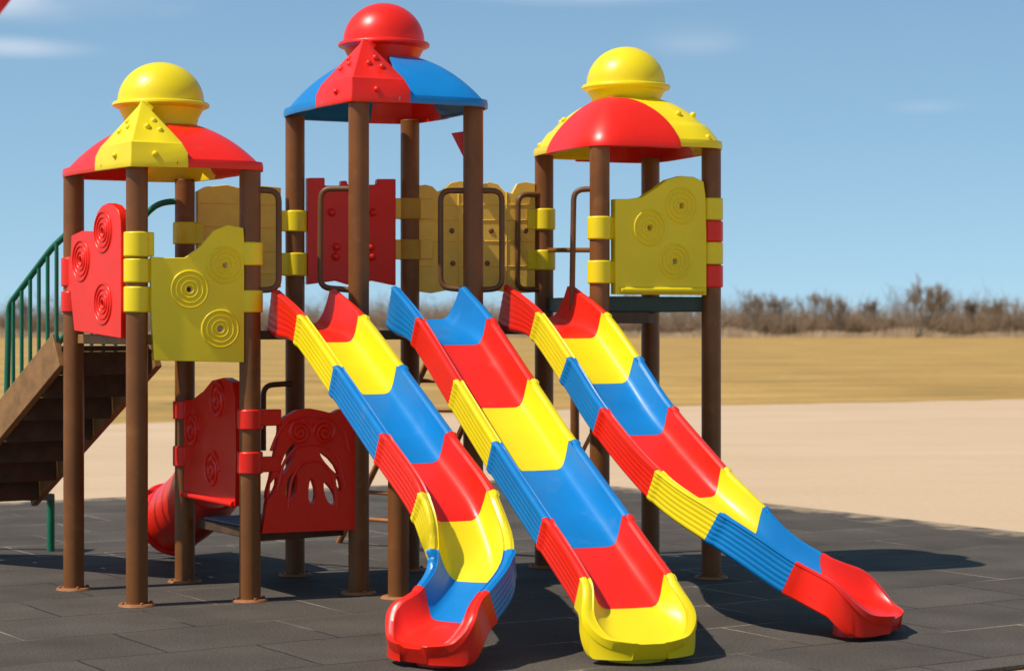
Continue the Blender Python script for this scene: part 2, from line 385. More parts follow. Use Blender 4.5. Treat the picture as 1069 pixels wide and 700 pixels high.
# bridge deck and low deck
mk_deck(TL, [P3 + (P4 - P3) * .12 + Vector((.07, 0, 0)), P4 + Vector((.07, .05, 0)), C2 - Vector((.07, 0, 0)), C1 - Vector((.07, 0, 0))], 1.67, .055, DKB, 'bridge_deck')
low = [P3 + Vector((.09, -.03, 0)), P4 + Vector((.05, .09, 0)), C2 + Vector((-.1, .09, 0)), C1 + Vector((-.08, -.05, 0))]
ld = mk_deck(TL, low, .42, .06, DKB, 'low_deck')
bm = bmesh.new(); cc = sum(low, Vector()) / 4
vs = [bm.verts.new(cc + (q - cc) * .92 + Vector((0, 0, .424))) for q in low]; vt = [bm.verts.new(v.co + Vector((0, 0, .012))) for v in vs]
bm.faces.new(vt); bm.faces.new(vs[::-1]); [bm.faces.new((vs[i], vs[(i + 1) % 4], vt[(i + 1) % 4], vt[i])) for i in range(4)]
mk('floor_mat', bm, GRY, ld)
# fretted red panel between left tower and middle tower, at the low deck
f42 = Face(P4, C2, .02)
def ridges(bm, f, th):
    for q in ([(288, 512), (294, 482), (308, 466), (324, 463), (340, 466), (352, 480), (358, 508)], [(299, 530), (302, 500), (312, 484), (325, 480), (338, 484), (347, 500), (350, 530)], [(281, 470), (288, 452), (300, 438), (322, 433), (346, 438), (358, 450), (362, 470)]):
        tube(bm, rounded([f.p(*f.uv(*p), th / 2) for p in q], .05), .010, 6)
pn = mk_panel(TL, f42, [(272, 556), (369, 552), (369, 510), (369, 460), (367, 438), (362, 426), (353, 427), (345, 431), (333, 428), (322, 426), (308, 428), (296, 435), (290, 444), (290, 450), (281, 500)], RED, th=.05,
              holes=[[(305, 463), (303, 478), (296, 492), (294, 486), (298, 472)], [(286, 498), (285, 510), (279, 520), (280, 508)], [(305, 494), (307, 505), (304, 518), (299, 516), (300, 502)],
                     [(324, 500), (327, 512), (326, 522), (322, 521), (322, 508)], [(339, 504), (346, 514), (347, 524), (342, 523), (339, 514)], [(336, 473), (345, 482), (349, 493), (345, 490), (338, 480)], [(351, 496), (354, 506), (353, 512), (350, 504)]],
              spirals=[(311, 451, 13, 1), (337, 451, 13, -1)], extra=ridges, label='dark red fretted panel with slots')
for y0, y1 in ((427, 444), (476, 492)):
    z0, z1 = f42.uv(285, y1)[1], f42.uv(285, y0)[1]; bm = bmesh.new(); u0 = f42.uv(267, 440)[0]; u1 = f42.uv(292, 440)[0]
    box(bm, f42.p((u0 + u1) / 2, (z0 + z1) / 2, -.002), u1 - u0, .07, z1 - z0, frame(f42.d)); mk('clamp', bm, RED, pn, .008)
loop(TL, [at(305, 400, C1.y - .05), at(275, 402, 14.3), at(275, 470, 14.3)])

# ------------------------------------------------------------------ MIDDLE TOWER
cM = (C1 + C2 + C3 + C4) / 4
TM = thing('play_tower', 'tallest play tower, with blue and red roof under a red knob', 'play tower', (cM.x, cM.y, 0), 'towers of the playset')
for p in (C1, C2, C3, C4): mk_post(TM, p, 3.132)
mk_roof(TM, [C2, C4, C3, C1], 3.125, (0, 2), 'red', 'blue', 'red', 1.0, 1.305)
mk_deck(TM, [C1, C2, C4, C3], 1.672, .06, DKB)
f13 = Face(C1, C3)
def studs(bm, f, th):
    for x, y in ((345, 222), (388, 222), (350, 258), (386, 258), (349, 268), (387, 268)): ball(bm, f.p(*f.uv(x, y), th / 2), .03, n=7)
mk_panel(TM, f13, [(320, 297), (350, 293), (363, 297), (388, 293), (412, 298), (412, 240), (412, 187), (393, 187), (392, 193), (362, 193), (361, 189), (355, 189), (355, 194), (338, 194), (338, 186), (320, 186)], RED, th=.06, extra=studs, label='dark red solid panel at the back')
f3R = Face(C3, R1)
def kn(bm, f, th):
    for z in (214, 230, 252, 278): 
        tube(bm, [f.p(*f.uv(438, z), th / 2), f.p(*f.uv(557, z), th / 2)], .005, 5)
    for x in (478, 500, 528): tube(bm, [f.p(*f.uv(x, 200), th / 2), f.p(*f.uv(x, 303), th / 2)], .006, 5)
pn = mk_panel(TM, f3R, [(436, 304), (450, 306), (466, 303), (490, 306), (515, 303), (540, 306), (558, 305), (558, 240), (558, 192), (548, 190), (539, 192), (534, 202), (526, 200), (520, 193), (510, 190), (501, 194), (496, 200), (489, 192), (480, 189), (470, 191), (462, 198), (456, 200), (451, 195), (444, 193), (436, 194)], WOOD, th=.05, name='bridge_wall', extra=kn, label='scalloped yellow plank wall')
for x, y in ((471, 241), (512, 241), (472, 275), (508, 275), (548, 241)):
    bm = bmesh.new(); c = f3R.uv(x, y); ball(bm, f3R.p(*c, .025), .020, (1, .35, 1), frame(f3R.d), 7); mk('knot', bm, KNOT, pn)
clamp(pn, f3R, C3, 0, 207, 229, WOOD, .16); clamp(pn, f3R, C3, 0, 250, 271, WOOD, .16)
clamp(pn, f3R, C3, 0, 207, 229, WOOD, -.12); clamp(pn, f3R, C3, 0, 250, 271, WOOD, -.12)
clamp(pn, f3R, R1, 0, 218, 240, YEL, -.13); clamp(pn, f3R, R1, 0, 261, 282, YEL, -.13)
mk_deck(TM, [C3 + Vector((.07, 0, 0)), C4 + Vector((.07, 0, 0)), R2 + Vector((-.07, .02, 0)), R1 + Vector((-.07, 0, 0))], 1.70, .055, DKB, 'bridge_deck')
loop(TM, [at(372, 197, C2.y), at(335, 197, 13.5), at(334, 300, 13.5), at(372, 303, C2.y)])
loop(TM, [at(494, 199, C4.y), at(460, 199, C4.y + .04), at(460, 300, C4.y + .04), at(494, 303, C4.y)])
loop(TM, [at(494, 199, C4.y), at(524, 199, C4.y + .04), at(524, 301, C4.y + .04), at(494, 303, C4.y)])
bm = bmesh.new(); Y = C4.y + .10      # stiff red pennant
pp = [at(471, 139, Y), at(492, 136, Y), at(492, 180, Y)]
a = [bm.verts.new(p) for p in pp]; b = [bm.verts.new(p + Vector((0, .012, 0))) for p in pp]
bm.faces.new(a); bm.faces.new(b[::-1]); [bm.faces.new((a[i], b[i], b[(i + 1) % 3], a[(i + 1) % 3])) for i in range(3)]
mk('pennant', bm, RED, TM, .002)

# ------------------------------------------------------------------ RIGHT TOWER
cR = (R1 + R2 + R3 + R4) / 4
TR = thing('play_tower', 'right play tower with one red shell facing front on its yellow domed roof', 'play tower', (cR.x, cR.y, 0), 'towers of the playset')
for p in (R1, R2, R3, R4): mk_post(TR, p, 2.902)
mk_roof(TR, [R2, R4, R3, R1], 2.895, (1, 3), 'yellow', 'red', 'yellow', 1.0, 1.29, .2, .13, True)
f24 = Face(R2, R4, .03)
pn = mk_panel(TR, f24, [(640, 307), (735, 308), (735, 250), (734, 205), (732, 190), (722, 185), (708, 184), (694, 188), (682, 197), (668, 206), (655, 208), (640, 208), (640, 260)], YEL,
              rings=[(676, 238, 18), (709, 215, 18), (702, 273, 18)], th=.07, ledge=((645, 303), (733, 303)), label='olive yellow swirl panel on the near face')
clamp(pn, f24, R2, 0, 226, 250, YEL, .13); clamp(pn, f24, R2, 0, 272, 296, YEL, .13)
clamp(pn, f24, R4, 0, 207, 230, YEL, -.13); clamp(pn, f24, R4, 0, 253, 276, YEL, -.13)
clamp(pn, f24, R4, 0, 231, 252.5, RED, -.10, 'red post clamp'); clamp(pn, f24, R4, 0, 277, 300, RED, -.10, 'red post clamp')
mk_deck(TR, [R1, R2, R4, R3], 1.895, .10, DGR)
bm = bmesh.new()
a, b = R2 + (R4 - R2) * .02, R2 + (R4 - R2) * .42
beam(bm, Vector((a.x, a.y + .05, 1.755)), Vector((b.x, b.y + .05, 1.755)), .07, .075)
beam(bm, Vector((R2.x + .05, R2.y + .5, 1.755)), Vector((R3.x, R3.y - .1, 1.755)), .06, .075)
mk('deck_beam', bm, DKB, TR, .004)
loop(TR, [at(626, 197, R2.y), at(599, 198, R2.y + .03), at(597, 325, R2.y + .03)])
loop(TR, [at(568, 203, R1.y - .03), at(541, 203, R1.y - .1), at(540, 302, R1.y - .1), at(566, 302, R1.y - .03)])
bm = bmesh.new(); tube(bm, [at(570, 261, R1.y), at(628, 261, R2.y)], .017); mk('cross_bar', bm, BRN, TR)
bm = bmesh.new(); a = Vector(((600 - CX) / F * 15.6, 15.6, 0)); cyl(bm, a, a + Vector((0, 0, 1.64)), .033); 
beam(bm, a + Vector((0, 0, 1.63)), Vector((R1.x + .1, R1.y - .1, 1.66)), .05, .05); mk('prop_post', bm, BRN, TR, label='thin brown prop behind the slide')
bm = bmesh.new(); beam(bm, a + Vector((.02, 0, .7)), a + Vector((.16, 0, .98)), .03, .03); mk('strut', bm, BRN, TR)

# ------------------------------------------------------------------ SLIDES
def catmull(pts, n=40):
    P = [pts[0] * 2 - pts[1]] + pts + [pts[-1] * 2 - pts[-2]]; out_ = []
    for i in range(1, len(P) - 2):
        for j in range(n):
            t = j / n; a, b, c, d = P[i - 1:i + 3]
            out_.append(.5 * ((2 * b) + (c - a) * t + (2 * a - 5 * b + 4 * c - d) * t * t + (3 * b - a - 3 * c + d) * t ** 3))
    out_.append(pts[-1]); return out_
class Trough:
    def __init__(s, ctrl, W, D0=.23, D=.135, n=40):
        s.pts = catmull([Vector(c) for c in ctrl], n); s.n = n; s.W = W; s.D0, s.D = D0, D
        s.cum = [0]
        for a, b in zip(s.pts, s.pts[1:]): s.cum.append(s.cum[-1] + (b - a).length)
        s.len = s.cum[-1]
    def S(s, i): return s.cum[i * s.n]
    def fr(s, t):
        if t <= 0: i, k = 0, t / (s.cum[1])
        elif t >= s.len: i, k = len(s.pts) - 2, 1 + (t - s.len) / (s.cum[-1] - s.cum[-2])
        else:
            lo, hi = 0, len(s.cum) - 1
            while hi - lo > 1:
                m = (lo + hi) // 2
                if s.cum[m] <= t: lo = m
                else: hi = m
            i = lo; k = (t - s.cum[i]) / (s.cum[i + 1] - s.cum[i])
        p = s.pts[i].lerp(s.pts[i + 1], k)
        j0, j1 = max(0, i - 4), min(len(s.pts) - 1, i + 5)
        d = (s.pts[j1] - s.pts[j0]).normalized(); lat = Vector((d.y, -d.x, 0)).normalized()   # to the slide's own right seen from above
        return p, d, lat, lat.cross(d).normalized() if lat.cross(d).z > 0 else -lat.cross(d).normalized()
    def section(s, s0, s1, first=False, last=False, slant=.10, wallk=.22, wide=1.06, wa=.5, wb=.96, t0=.5, rib=.0016):
        bm = bmesh.new(); w = s.W / 2
        inner = [(w - .008, -.004), (w - .018, .002), (w - .034, .001), (w - .048, -.010), (w - .055, -.03), (w - .064, -.35), (w - .080, -.66), (w - .096, -.84), (w - .114, -.945), (w - .14, -.992), (.02, -1.0)]
        outer = [(0.0, 1.0), (w - .06, 1.0), (w - .03, .985), (w - .016, .95)]
        for k in range(6):
            v = .91 - k * .145; outer += [(w - .0055 - rib, v), (w - .0055, v - .03), (w - .0055, v - .09), (w - .0055 - rib, v - .12)]
        outer += [(w - .001, .05), (w, .03)]
        Ln = s1 - s0; ds = [0, .004, .03, .045] if not first else [0, .02, .05]
        k = 20 if not last else 48
        ds += [.05 + (Ln - .05) * ((i + 1) / k if not last else 1 - (1 - (i + 1) / k) ** 1.5) for i in range(k)]
        rings = []
        for d in ds:
            tau = d / Ln; e = 0 if first else (.005 if last else .010) * (1 - sstep(.03, .05, d))
            row = []
            sm = s0 + d
            D = s.D0 + (s.D - s.D0) * sstep(0, s.S(1) * 1.0, sm)
            hk, wk, bot, lift = 1, 1, 0, 0
            if last:
                hk = 1 - (1 - wallk) * sstep(wa, wb, tau); wk = 1 + (wide - 1) * sstep(.05, .6, tau)
                if tau > t0: wk *= math.sqrt(max(.0, 1 - .90 * ((tau - t0) / (1 - t0)) ** 2.1))
                bot = sstep(.45, .75, tau); lift = .02 * sstep(.8, 1, tau)
            loop_ = [(u, v * D if v <= -.03 or v == -1.0 else v, 1) for u, v in inner]
            loop_ = [(-u, v, f) for u, v, f in loop_] + [(u, v, f) for u, v, f in loop_[::-1]]
            o2 = [(u, -v * (D + .066), 0) for u, v in outer[::-1]]
            o2 = o2 + [(-u, v, f) for u, v, f in o2[::-1][1:]]
            for (u, v, f) in loop_ + o2:
                if f: st = s0 + d + (slant * (min(1, -v / D if v < 0 else 0)) ** 1.5 if not last or tau < .9 else slant * (min(1, -v / D if v < 0 else 0)) ** 1.5 * (1 - sstep(.5, 1, tau)))
                else: st = s0 + d
                if last: st = s0 + d + (st - s0 - d) * (1 - sstep(.2, 1, tau))
                if first and f: st = s0 + d + (st - s0 - d) * tau
                p, dd, lat, up = s.fr(st)
                uu = u * wk + math.copysign(e, u) * (1 if abs(u) > w * .8 else 0); vv = v + (e * .35 if v > -.03 else 0)
                if last and f: vv = -D + (vv + D) * hk
                elif last: vv = -D - .066 + (vv + D + .066) * (hk + (1 - hk) * .12)
                q = p + lat * uu + up * (vv + lift * f)
                if last and not f and v < -.3 * D: q.z = q.z * (1 - bot) + .03 * bot + (-v / D - .3) * 0
                row.append(bm.verts.new(q))
            rings.append(row)
        n = len(rings[0])
        for A, B in zip(rings, rings[1:]):
            for j in range(n): bm.faces.new((A[j], A[(j + 1) % n], B[(j + 1) % n], B[j]))
        ni = 2 * len(inner)
        for rr in (rings[0], rings[-1]):     # end faces: a strip between the inner and the outer line
            A, B = rr[:ni], rr[ni:][::-1]; i = j = 0
            while i < len(A) - 1 or j < len(B) - 1:
                if j >= len(B) - 1 or (i < len(A) - 1 and (i + 1) / (len(A) - 1) <= (j + 1) / (len(B) - 1)):
                    bm.faces.new((A[i], A[i + 1], B[j])); i += 1
                else: bm.faces.new((A[i], B[j + 1], B[j])); j += 1
        if last:                     # a foot that stands on the ground
            p, dd, lat, up = s.fr(s1 - .06)
            D = s.D
            c = Vector(p) - up * D; dh = Vector((dd.x, dd.y, 0)).normalized()
            c = Vector((c.x, c.y, 0)) - dh * .17
            pts = []
            for zz, sc in ((0, 1.0), (.05, .98), (.075, .93)):
                pts.append([bm.verts.new(Vector((c.x, c.y, zz)) + lat * math.cos(i * math.pi / 12) * w * .58 * sc + dh * math.sin(i * math.pi / 12) * .13 * sc) for i in range(24)])
            for A, B in zip(pts, pts[1:]):
                for j in range(24): bm.faces.new((A[j], A[(j + 1) % 24], B[(j + 1) % 24], B[j]))
            bm.faces.new(pts[0][::-1]); bm.faces.new(pts[-1])
        return bm
def mk_slide(label, ctrl, bounds, cols, W, base, group='slides of the playset', D0=.23, D=.135, ribs=(), **kw):
    t = Trough(ctrl, W, D0, D)
    T = thing('slide', label, 'slide', base, group)
    S = [t.S(i) for i in bounds]
    for k in range(len(cols)):
        last = k == len(cols) - 1
        bm = t.section(S[k], S[k + 1] - (0 if last else .0015), k == 0, last, **(dict(kw, rib=0) if last else {'rib': .0032 if k in ribs else .0018}))
        mk('slide_section', bm, COLS[cols[k]], T, ang=32, label=cols[k] + (' entry' if k == 0 else ' end' if last else '') + ' section')
    return T, t
# az 25.5 deg line for slide 1, 23.6 for slide 2
SL1, T1 = mk_slide('left slide starting red and ending in a curved red scoop', [(-1.293, 13.2, 1.93), (-1.083, 12.775, 1.764), (-.822, 12.25, 1.470), (-.519, 11.64, 1.112), (-.287, 11.2, .825), (-.212, 10.96, .545), (-.305, 10.73, .372), (-.525, 10.44, .21)],
                   (0, 1, 2, 3, 4, 5, 6, 7), ['red', 'yellow', 'blue', 'red', 'yellow', 'blue', 'red'], .445, (-.8, 12.3, 0), wallk=.14, wide=1.34, wa=.35, t0=.42)
SL2, T2 = mk_slide('middle slide starting blue and ending in a flat yellow nose', [(-.523, 13.45, 1.95), (-.347, 13.063, 1.747), (-.097, 12.503, 1.383), (.133, 11.977, 1.05), (.405, 11.344, .680), (.595, 10.914, .415), (.715, 10.53, .215)],
                   (0, 1, 2, 3, 4, 5, 6), ['blue', 'red', 'yellow', 'blue', 'red', 'yellow'], .525, (.1, 12.0, 0), wallk=.06, wide=1.20, wa=.0, wb=.95, t0=.42)
SL3, T3 = mk_slide('right slide starting red and bending right to a red scoop', [(.182, 13.95, 1.97), (.389, 13.55, 1.784), (.579, 13.18, 1.506), (.767, 12.82, 1.206), (1.047, 12.28, .870), (1.31, 11.98, .66), (1.66, 11.80, .41), (2.15, 11.58, .215)],
                   (0, 1, 2, 3, 4, 5, 6, 7), ['red', 'yellow', 'blue', 'red', 'yellow', 'blue', 'red'], .53, (1, 12.8, 0), wallk=.14, wide=1.36, wa=.35, t0=.42, ribs=(4, 5))
# prop under the left slide
bm = bmesh.new(); g = ground(416, 624)
o = None
cyl(bm, g + Vector((0, 0, .012)), g + Vector((0, 0, 1.12)), PR, n=32)
po = mk('support_post', bm, BRN, SL1, .004)
bm = bmesh.new(); cyl(bm, g, g + Vector((0, 0, .016)), .115, .105, n=32); mk('base_plate', bm, FLG, po, .003)
bm = bmesh.new(); p, d, lat, up = T1.fr(T1.S(2) + .25); beam(bm, g + Vector((0, 0, 1.06)), p - up * .21, .05, .05); mk('support_arm', bm, BRN, po, .004)

# red tunnel slide behind the left tower
TN = thing('tunnel_slide', 'short red tunnel slide curling to the ground behind the low red crawl panel', 'slide', (-2.3, 15.2, 0))
path = catmull([Vector(p) for p in ((-2.02, 14.42, .70), (-2.10, 14.75, .62), (-2.24, 15.15, .47), (-2.42, 15.50, .33), (-2.52, 15.62, .275))], 8)
bm = bmesh.new(); rad = .25; n = 32; rings = []
for i, p in enumerate(path):
    d = (path[min(i + 1, len(path) - 1)] - path[max(0, i - 1)]).normalized(); s_ = d.cross(Vector((0, 0, 1))).normalized(); u_ = s_.cross(d)
    r_ = rad * (1 + .002 * (i % 2))
    rings.append([bm.verts.new(p + (s_ * math.cos(2 * math.pi * j / n) + u_ * math.sin(2 * math.pi * j / n)) * r_) for j in range(n)])
for A, B in zip(rings, rings[1:]):
    for j in range(n): bm.faces.new((A[j], A[(j + 1) % n], B[(j + 1) % n], B[j]))
mk('tube', bm, RED, TN, solid=.012)
bm = bmesh.new(); d = (path[-1] - path[-3]).normalized(); s_ = d.cross(Vector((0, 0, 1))).normalized(); u_ = s_.cross(d)
tube(bm, [path[-1] + (s_ * math.cos(2 * math.pi * j / 40) + u_ * math.sin(2 * math.pi * j / 40)) * (rad + .004) for j in range(40)], .022, 10, True)
mk('mouth_rim', bm, RED, TN)

# ------------------------------------------------------------------ STAIRCASE
ST = thing('staircase', 'brown timber stairs with green balustrades climbing to the left play tower', 'stairs', (-3.3, 14.5, 0))
run = Vector((-1.21, 1.53, 0)); z0, z1 = 1.60, .50
a_, b_ = P1 + Vector((-.10, .03, 0)), P3 + Vector((-.20, -.02, 0))
def sp_(base, t, dz=0): return base + run * t + Vector((0, 0, z0 + (z1 - z0) * t + dz))
for base, wd_, dz_ in ((a_, .235, -.055), (b_, .25, -.06)):
    bm = bmesh.new(); beam(bm, sp_(base, 0, dz_), sp_(base, .95, dz_), .05, wd_); mk('stringer', bm, STB, ST, .005)
side = (b_ - a_)
for i in range(7):
    t = (i + .5) / 7; c = (sp_(a_, t, .03) + sp_(b_, t, .03)) / 2
    bm = bmesh.new(); fr_ = frame(side); box(bm, c, side.length - .052, .29, .035, fr_); box(bm, c + run.normalized() * -.13 + Vector((0, 0, -.0945)), side.length - .052, .02, .15, fr_)
    mk('tread', bm, DKB, ST, .003)
lq = [sp_(a_, 1, .0), sp_(b_, 1, 0), sp_(b_, 1, 0) + Vector((-1.1, .1, 0)), sp_(a_, 1, 0) + Vector((-1.1, .1, 0))]
mk_deck(ST, lq, .52, .07, DKB, 'landing')
for p in (ground(53, 575), ground(53, 575) + Vector((-1.0, .05, 0)), sp_(a_, 1, 0) + Vector((-.9, .1, 0))):
    bm = bmesh.new(); tube(bm, [Vector((p.x, p.y, 0)), Vector((p.x, p.y, .42))], .03, 12); mk('landing_leg', bm, GRN, ST)
bm = bmesh.new(); q = ground(53, 575); beam(bm, Vector((q.x, q.y, .41)), Vector((q.x - 1.05, q.y + .05, .41)), .06, .05); mk('landing_beam', bm, DKB, ST); bm = bmesh.new()
beam(bm, Vector((q.x, q.y, .41)), sp_(b_, 1, -.06), .06, .05); mk('landing_beam', bm, DKB, ST)
for k, (base, hgt, tmax) in enumerate(((a_, .665, .385), (b_, .86, 1.0))):
    bm = bmesh.new()
    pts = [base + Vector((.04, 0, z0 + hgt + .02)), sp_(base, .05, hgt)] if k == 0 else [Vector((P3.x, P3.y, z0 + hgt + .07)), base + Vector((.04, 0, z0 + hgt + .06)), sp_(base, .07, hgt + .06), sp_(base, .16, hgt - .04)]
    pts += [sp_(base, tmax, hgt - .06 * k * 2), sp_(base, tmax + .02, .05 if k else -.10)]
    tube(bm, rounded(pts, .12 if k else .07), .021, 12); h = mk('handrail', bm, GRN, ST)
    for j in range(6 if k == 0 else 10):
        t = .02 + j * .066 if k == 0 else .10 + j * .09
        bm = bmesh.new(); tube(bm, [sp_(base, t, .02), sp_(base, t, hgt - (.0 if k == 0 else .12 * sstep(.05, .2, t)))], .0135, 8); mk('baluster', bm, GRN, h)

# ------------------------------------------------------------------ LADDER behind the slides
CLB = thing('climbing_ladder', 'slanting orange brown climbing ladder half hidden behind the left and middle slides', 'ladder', (-.9, 15.8, 0))
ra = (at(452, 366, 15.0), ground(354, 566)); rb = (at(520, 366, 15.0), ground(424, 574))
for a, b in (ra, rb):
    bm = bmesh.new(); tube(bm, [a, b], .024, 12); mk('rail', bm, ORG, CLB)
for i in range(1, 7):
    t = i / 7; bm = bmesh.new(); tube(bm, [ra[0].lerp(ra[1], t), rb[0].lerp(rb[1], t)], .016, 10); mk('rung', bm, ORG, CLB)

# ------------------------------------------------------------------ GROUND
def sheet(name, pts, z, m, th=None, loc=(0, 0), rz=0):
    bm = bmesh.new(); vs = [bm.verts.new((x, y, 0)) for x, y in pts]; f = bm.faces.new(vs)
    bm.normal_update()
    if f.normal.z < 0: bmesh.ops.reverse_faces(bm, faces=[f])
    if th:
        e = bmesh.ops.extrude_face_region(bm, geom=[f]); v2 = [x for x in e['geom'] if isinstance(x, bmesh.types.BMVert)]
        bmesh.ops.translate(bm, verts=v2, vec=(0, 0, -th)); bmesh.ops.recalc_face_normals(bm, faces=bm.faces)
    me = bpy.data.meshes.new(name); bm.to_mesh(me); bm.free(); me.materials.append(m)
    o = bpy.data.objects.new(name, me); COL.objects.link(o); o.location = (*loc, z); o.rotation_euler = (0, 0, rz); o['kind'] = 'structure'; return o
def earth(name, c0, c1, c2, s_big, s_mid, s_fine, bump, stretch=1, f0=.82, f1=1.12):
    m = bpy.data.materials.new(name); m.use_nodes = True; t = m.node_tree; n = t.nodes; l = t.links; b = n['Principled BSDF']; b.inputs['Roughness'].default_value = .95; b.inputs['Specular IOR Level'].default_value = .15
    c = n.new('ShaderNodeTexCoord'); mpn = n.new('ShaderNodeMapping'); mpn.inputs['Scale'].default_value = (1, stretch, 1); l.new(c.outputs['Object'], mpn.inputs[0])
    def nz_(s, d=5):
        z = n.new('ShaderNodeTexNoise'); z.inputs['Scale'].default_value = s; z.inputs['Detail'].default_value = d; l.new(mpn.outputs[0], z.inputs['Vector']); return z
    r = n.new('ShaderNodeValToRGB'); r.color_ramp.elements[0].position = .33; r.color_ramp.elements[1].position = .67
    r.color_ramp.elements[0].color = (*c0, 1); r.color_ramp.elements[1].color = (*c1, 1); l.new(nz_(s_big).outputs['Fac'], r.inputs[0])
    q = n.new('ShaderNodeMapRange'); q.inputs[1].default_value = .48; q.inputs[2].default_value = .72; q.inputs[4].default_value = .6; l.new(nz_(s_mid).outputs['Fac'], q.inputs[0])
    k = n.new('ShaderNodeMix'); k.data_type = 'RGBA'; k.inputs[7].default_value = (*c2, 1); l.new(q.outputs[0], k.inputs[0]); l.new(r.outputs[0], k.inputs[6])
    fz = nz_(s_fine, 3); q2 = n.new('ShaderNodeMapRange'); q2.inputs[1].default_value = .3; q2.inputs[2].default_value = .7; q2.inputs[3].default_value = f0; q2.inputs[4].default_value = f1; l.new(fz.outputs['Fac'], q2.inputs[0])
    v = n.new('ShaderNodeVectorMath'); v.operation = 'SCALE'; l.new(k.outputs[2], v.inputs[0]); l.new(q2.outputs[0], v.inputs['Scale']); l.new(v.outputs[0], b.inputs['Base Color'])
    u = n.new('ShaderNodeBump'); u.inputs['Strength'].default_value = bump; u.inputs['Distance'].default_value = .05; l.new(fz.outputs['Fac'], u.inputs['Height']); l.new(u.outputs[0], b.inputs['Normal'])
    return m
GRASS = earth('dry_grass', (.35, .20, .055), (.54, .32, .098), (.235, .175, .05), .12, .30, 2.2, .8, 2.2)
SAND = earth('pale_sand', (.56, .385, .232), (.60, .42, .262), (.52, .35, .21), .10, .35, 14, .15, 2.0, .93, 1.05)
sheet('grass_field', [(-2600, -300), (2600, -300), (2600, 5200), (-2600, 5200)], -.034, GRASS)
edge = [ground(0, 441.5), ground(150, 440), ground(420, 431.5), ground(700, 423), ground(1069, 415.5)]
e0 = edge[0] - (edge[1] - edge[0]) * 12; e1 = edge[-1] + (edge[-1] - edge[-2]) * 8
random.seed(3); ed = []
ep = [e0] + edge + [e1]
for a, b in zip(ep, ep[1:]):
    for i in range(14):
        p = a.lerp(b, i / 14); ed.append((p.x, p.y + random.uniform(-.18, .18)))
sheet('sand', [(-60, -30), (90, -30), (e1.x, e1.y)] + ed[::-1], -.026, SAND)
# rubber paving, squared to its own edges
RUB = bpy.data.materials.new('rubber_paving'); RUB.use_nodes = True
t = RUB.node_tree; n = t.nodes; l = t.links; b = n['Principled BSDF']; b.inputs['Specular IOR Level'].default_value = .1
c = n.new('ShaderNodeTexCoord'); br = n.new('ShaderNodeTexBrick'); br.offset = .5; br.inputs['Scale'].default_value = 1
br.inputs['Mortar Size'].default_value = .008; br.inputs['Mortar Smooth'].default_value = .3; br.inputs['Brick Width'].default_value = 1.0; br.inputs['Row Height'].default_value = .8; br.inputs['Bias'].default_value = -.1
br.inputs['Color1'].default_value = (.078, .063, .050, 1); br.inputs['Color2'].default_value = (.092, .075, .059, 1); br.inputs['Mortar'].default_value = (.030, .026, .024, 1)
wn = n.new('ShaderNodeTexNoise'); wn.inputs['Scale'].default_value = 3; wv = n.new('ShaderNodeVectorMath'); wv.operation = 'MULTIPLY_ADD'; wv.inputs[1].default_value = (.03, .03, 0)
l.new(c.outputs['Object'], wn.inputs['Vector']); l.new(wn.outputs['Color'], wv.inputs[0]); l.new(c.outputs['Object'], wv.inputs[2]); l.new(wv.outputs[0], br.inputs['Vector'])
# sand blown into some joints and scattered dust
nz1 = n.new('ShaderNodeTexNoise'); nz1.inputs['Scale'].default_value = .55; nz1.inputs['Detail'].default_value = 4; l.new(c.outputs['Object'], nz1.inputs['Vector'])
mr = n.new('ShaderNodeMapRange'); mr.inputs[1].default_value = .45; mr.inputs[2].default_value = .58; l.new(nz1.outputs['Fac'], mr.inputs[0])
mm = n.new('ShaderNodeMath'); mm.operation = 'MULTIPLY'; l.new(mr.outputs[0], mm.inputs[0]); l.new(br.outputs['Fac'], mm.inputs[1])
k1 = n.new('ShaderNodeMix'); k1.data_type = 'RGBA'; k1.inputs[7].default_value = (.30, .23, .17, 1); l.new(mm.outputs[0], k1.inputs[0]); l.new(br.outputs['Color'], k1.inputs[6])
nz2 = n.new('ShaderNodeTexNoise'); nz2.inputs['Scale'].default_value = 70; nz2.inputs['Detail'].default_value = 5; nz2.inputs['Roughness'].default_value = .75; l.new(c.outputs['Object'], nz2.inputs['Vector'])
m2 = n.new('ShaderNodeMapRange'); m2.inputs[1].default_value = .30; m2.inputs[2].default_value = .70; m2.inputs[3].default_value = .42; m2.inputs[4].default_value = 1.62; l.new(nz2.outputs['Fac'], m2.inputs[0])
nz3 = n.new('ShaderNodeTexNoise'); nz3.inputs['Scale'].default_value = 1.6; nz3.inputs['Detail'].default_value = 6; l.new(c.outputs['Object'], nz3.inputs['Vector'])
m3 = n.new('ShaderNodeMapRange'); m3.inputs[1].default_value = .3; m3.inputs[2].default_value = .7; m3.inputs[3].default_value = .82; m3.inputs[4].default_value = 1.2; l.new(nz3.outputs['Fac'], m3.inputs[0])
m4 = n.new('ShaderNodeMath'); m4.operation = 'MULTIPLY'; l.new(m2.outputs[0], m4.inputs[0]); l.new(m3.outputs[0], m4.inputs[1])
v = n.new('ShaderNodeVectorMath'); v.operation = 'SCALE'; l.new(k1.outputs[2], v.inputs[0]); l.new(m4.outputs[0], v.inputs['Scale']); # sand trodden over the rims of the paving
sx_ = n.new('ShaderNodeSeparateXYZ'); l.new(c.outputs['Object'], sx_.inputs[0])
mxx = n.new('ShaderNodeMath'); mxx.operation = 'MAXIMUM'; l.new(sx_.outputs['X'], mxx.inputs[0]); l.new(sx_.outputs['Y'], mxx.inputs[1])
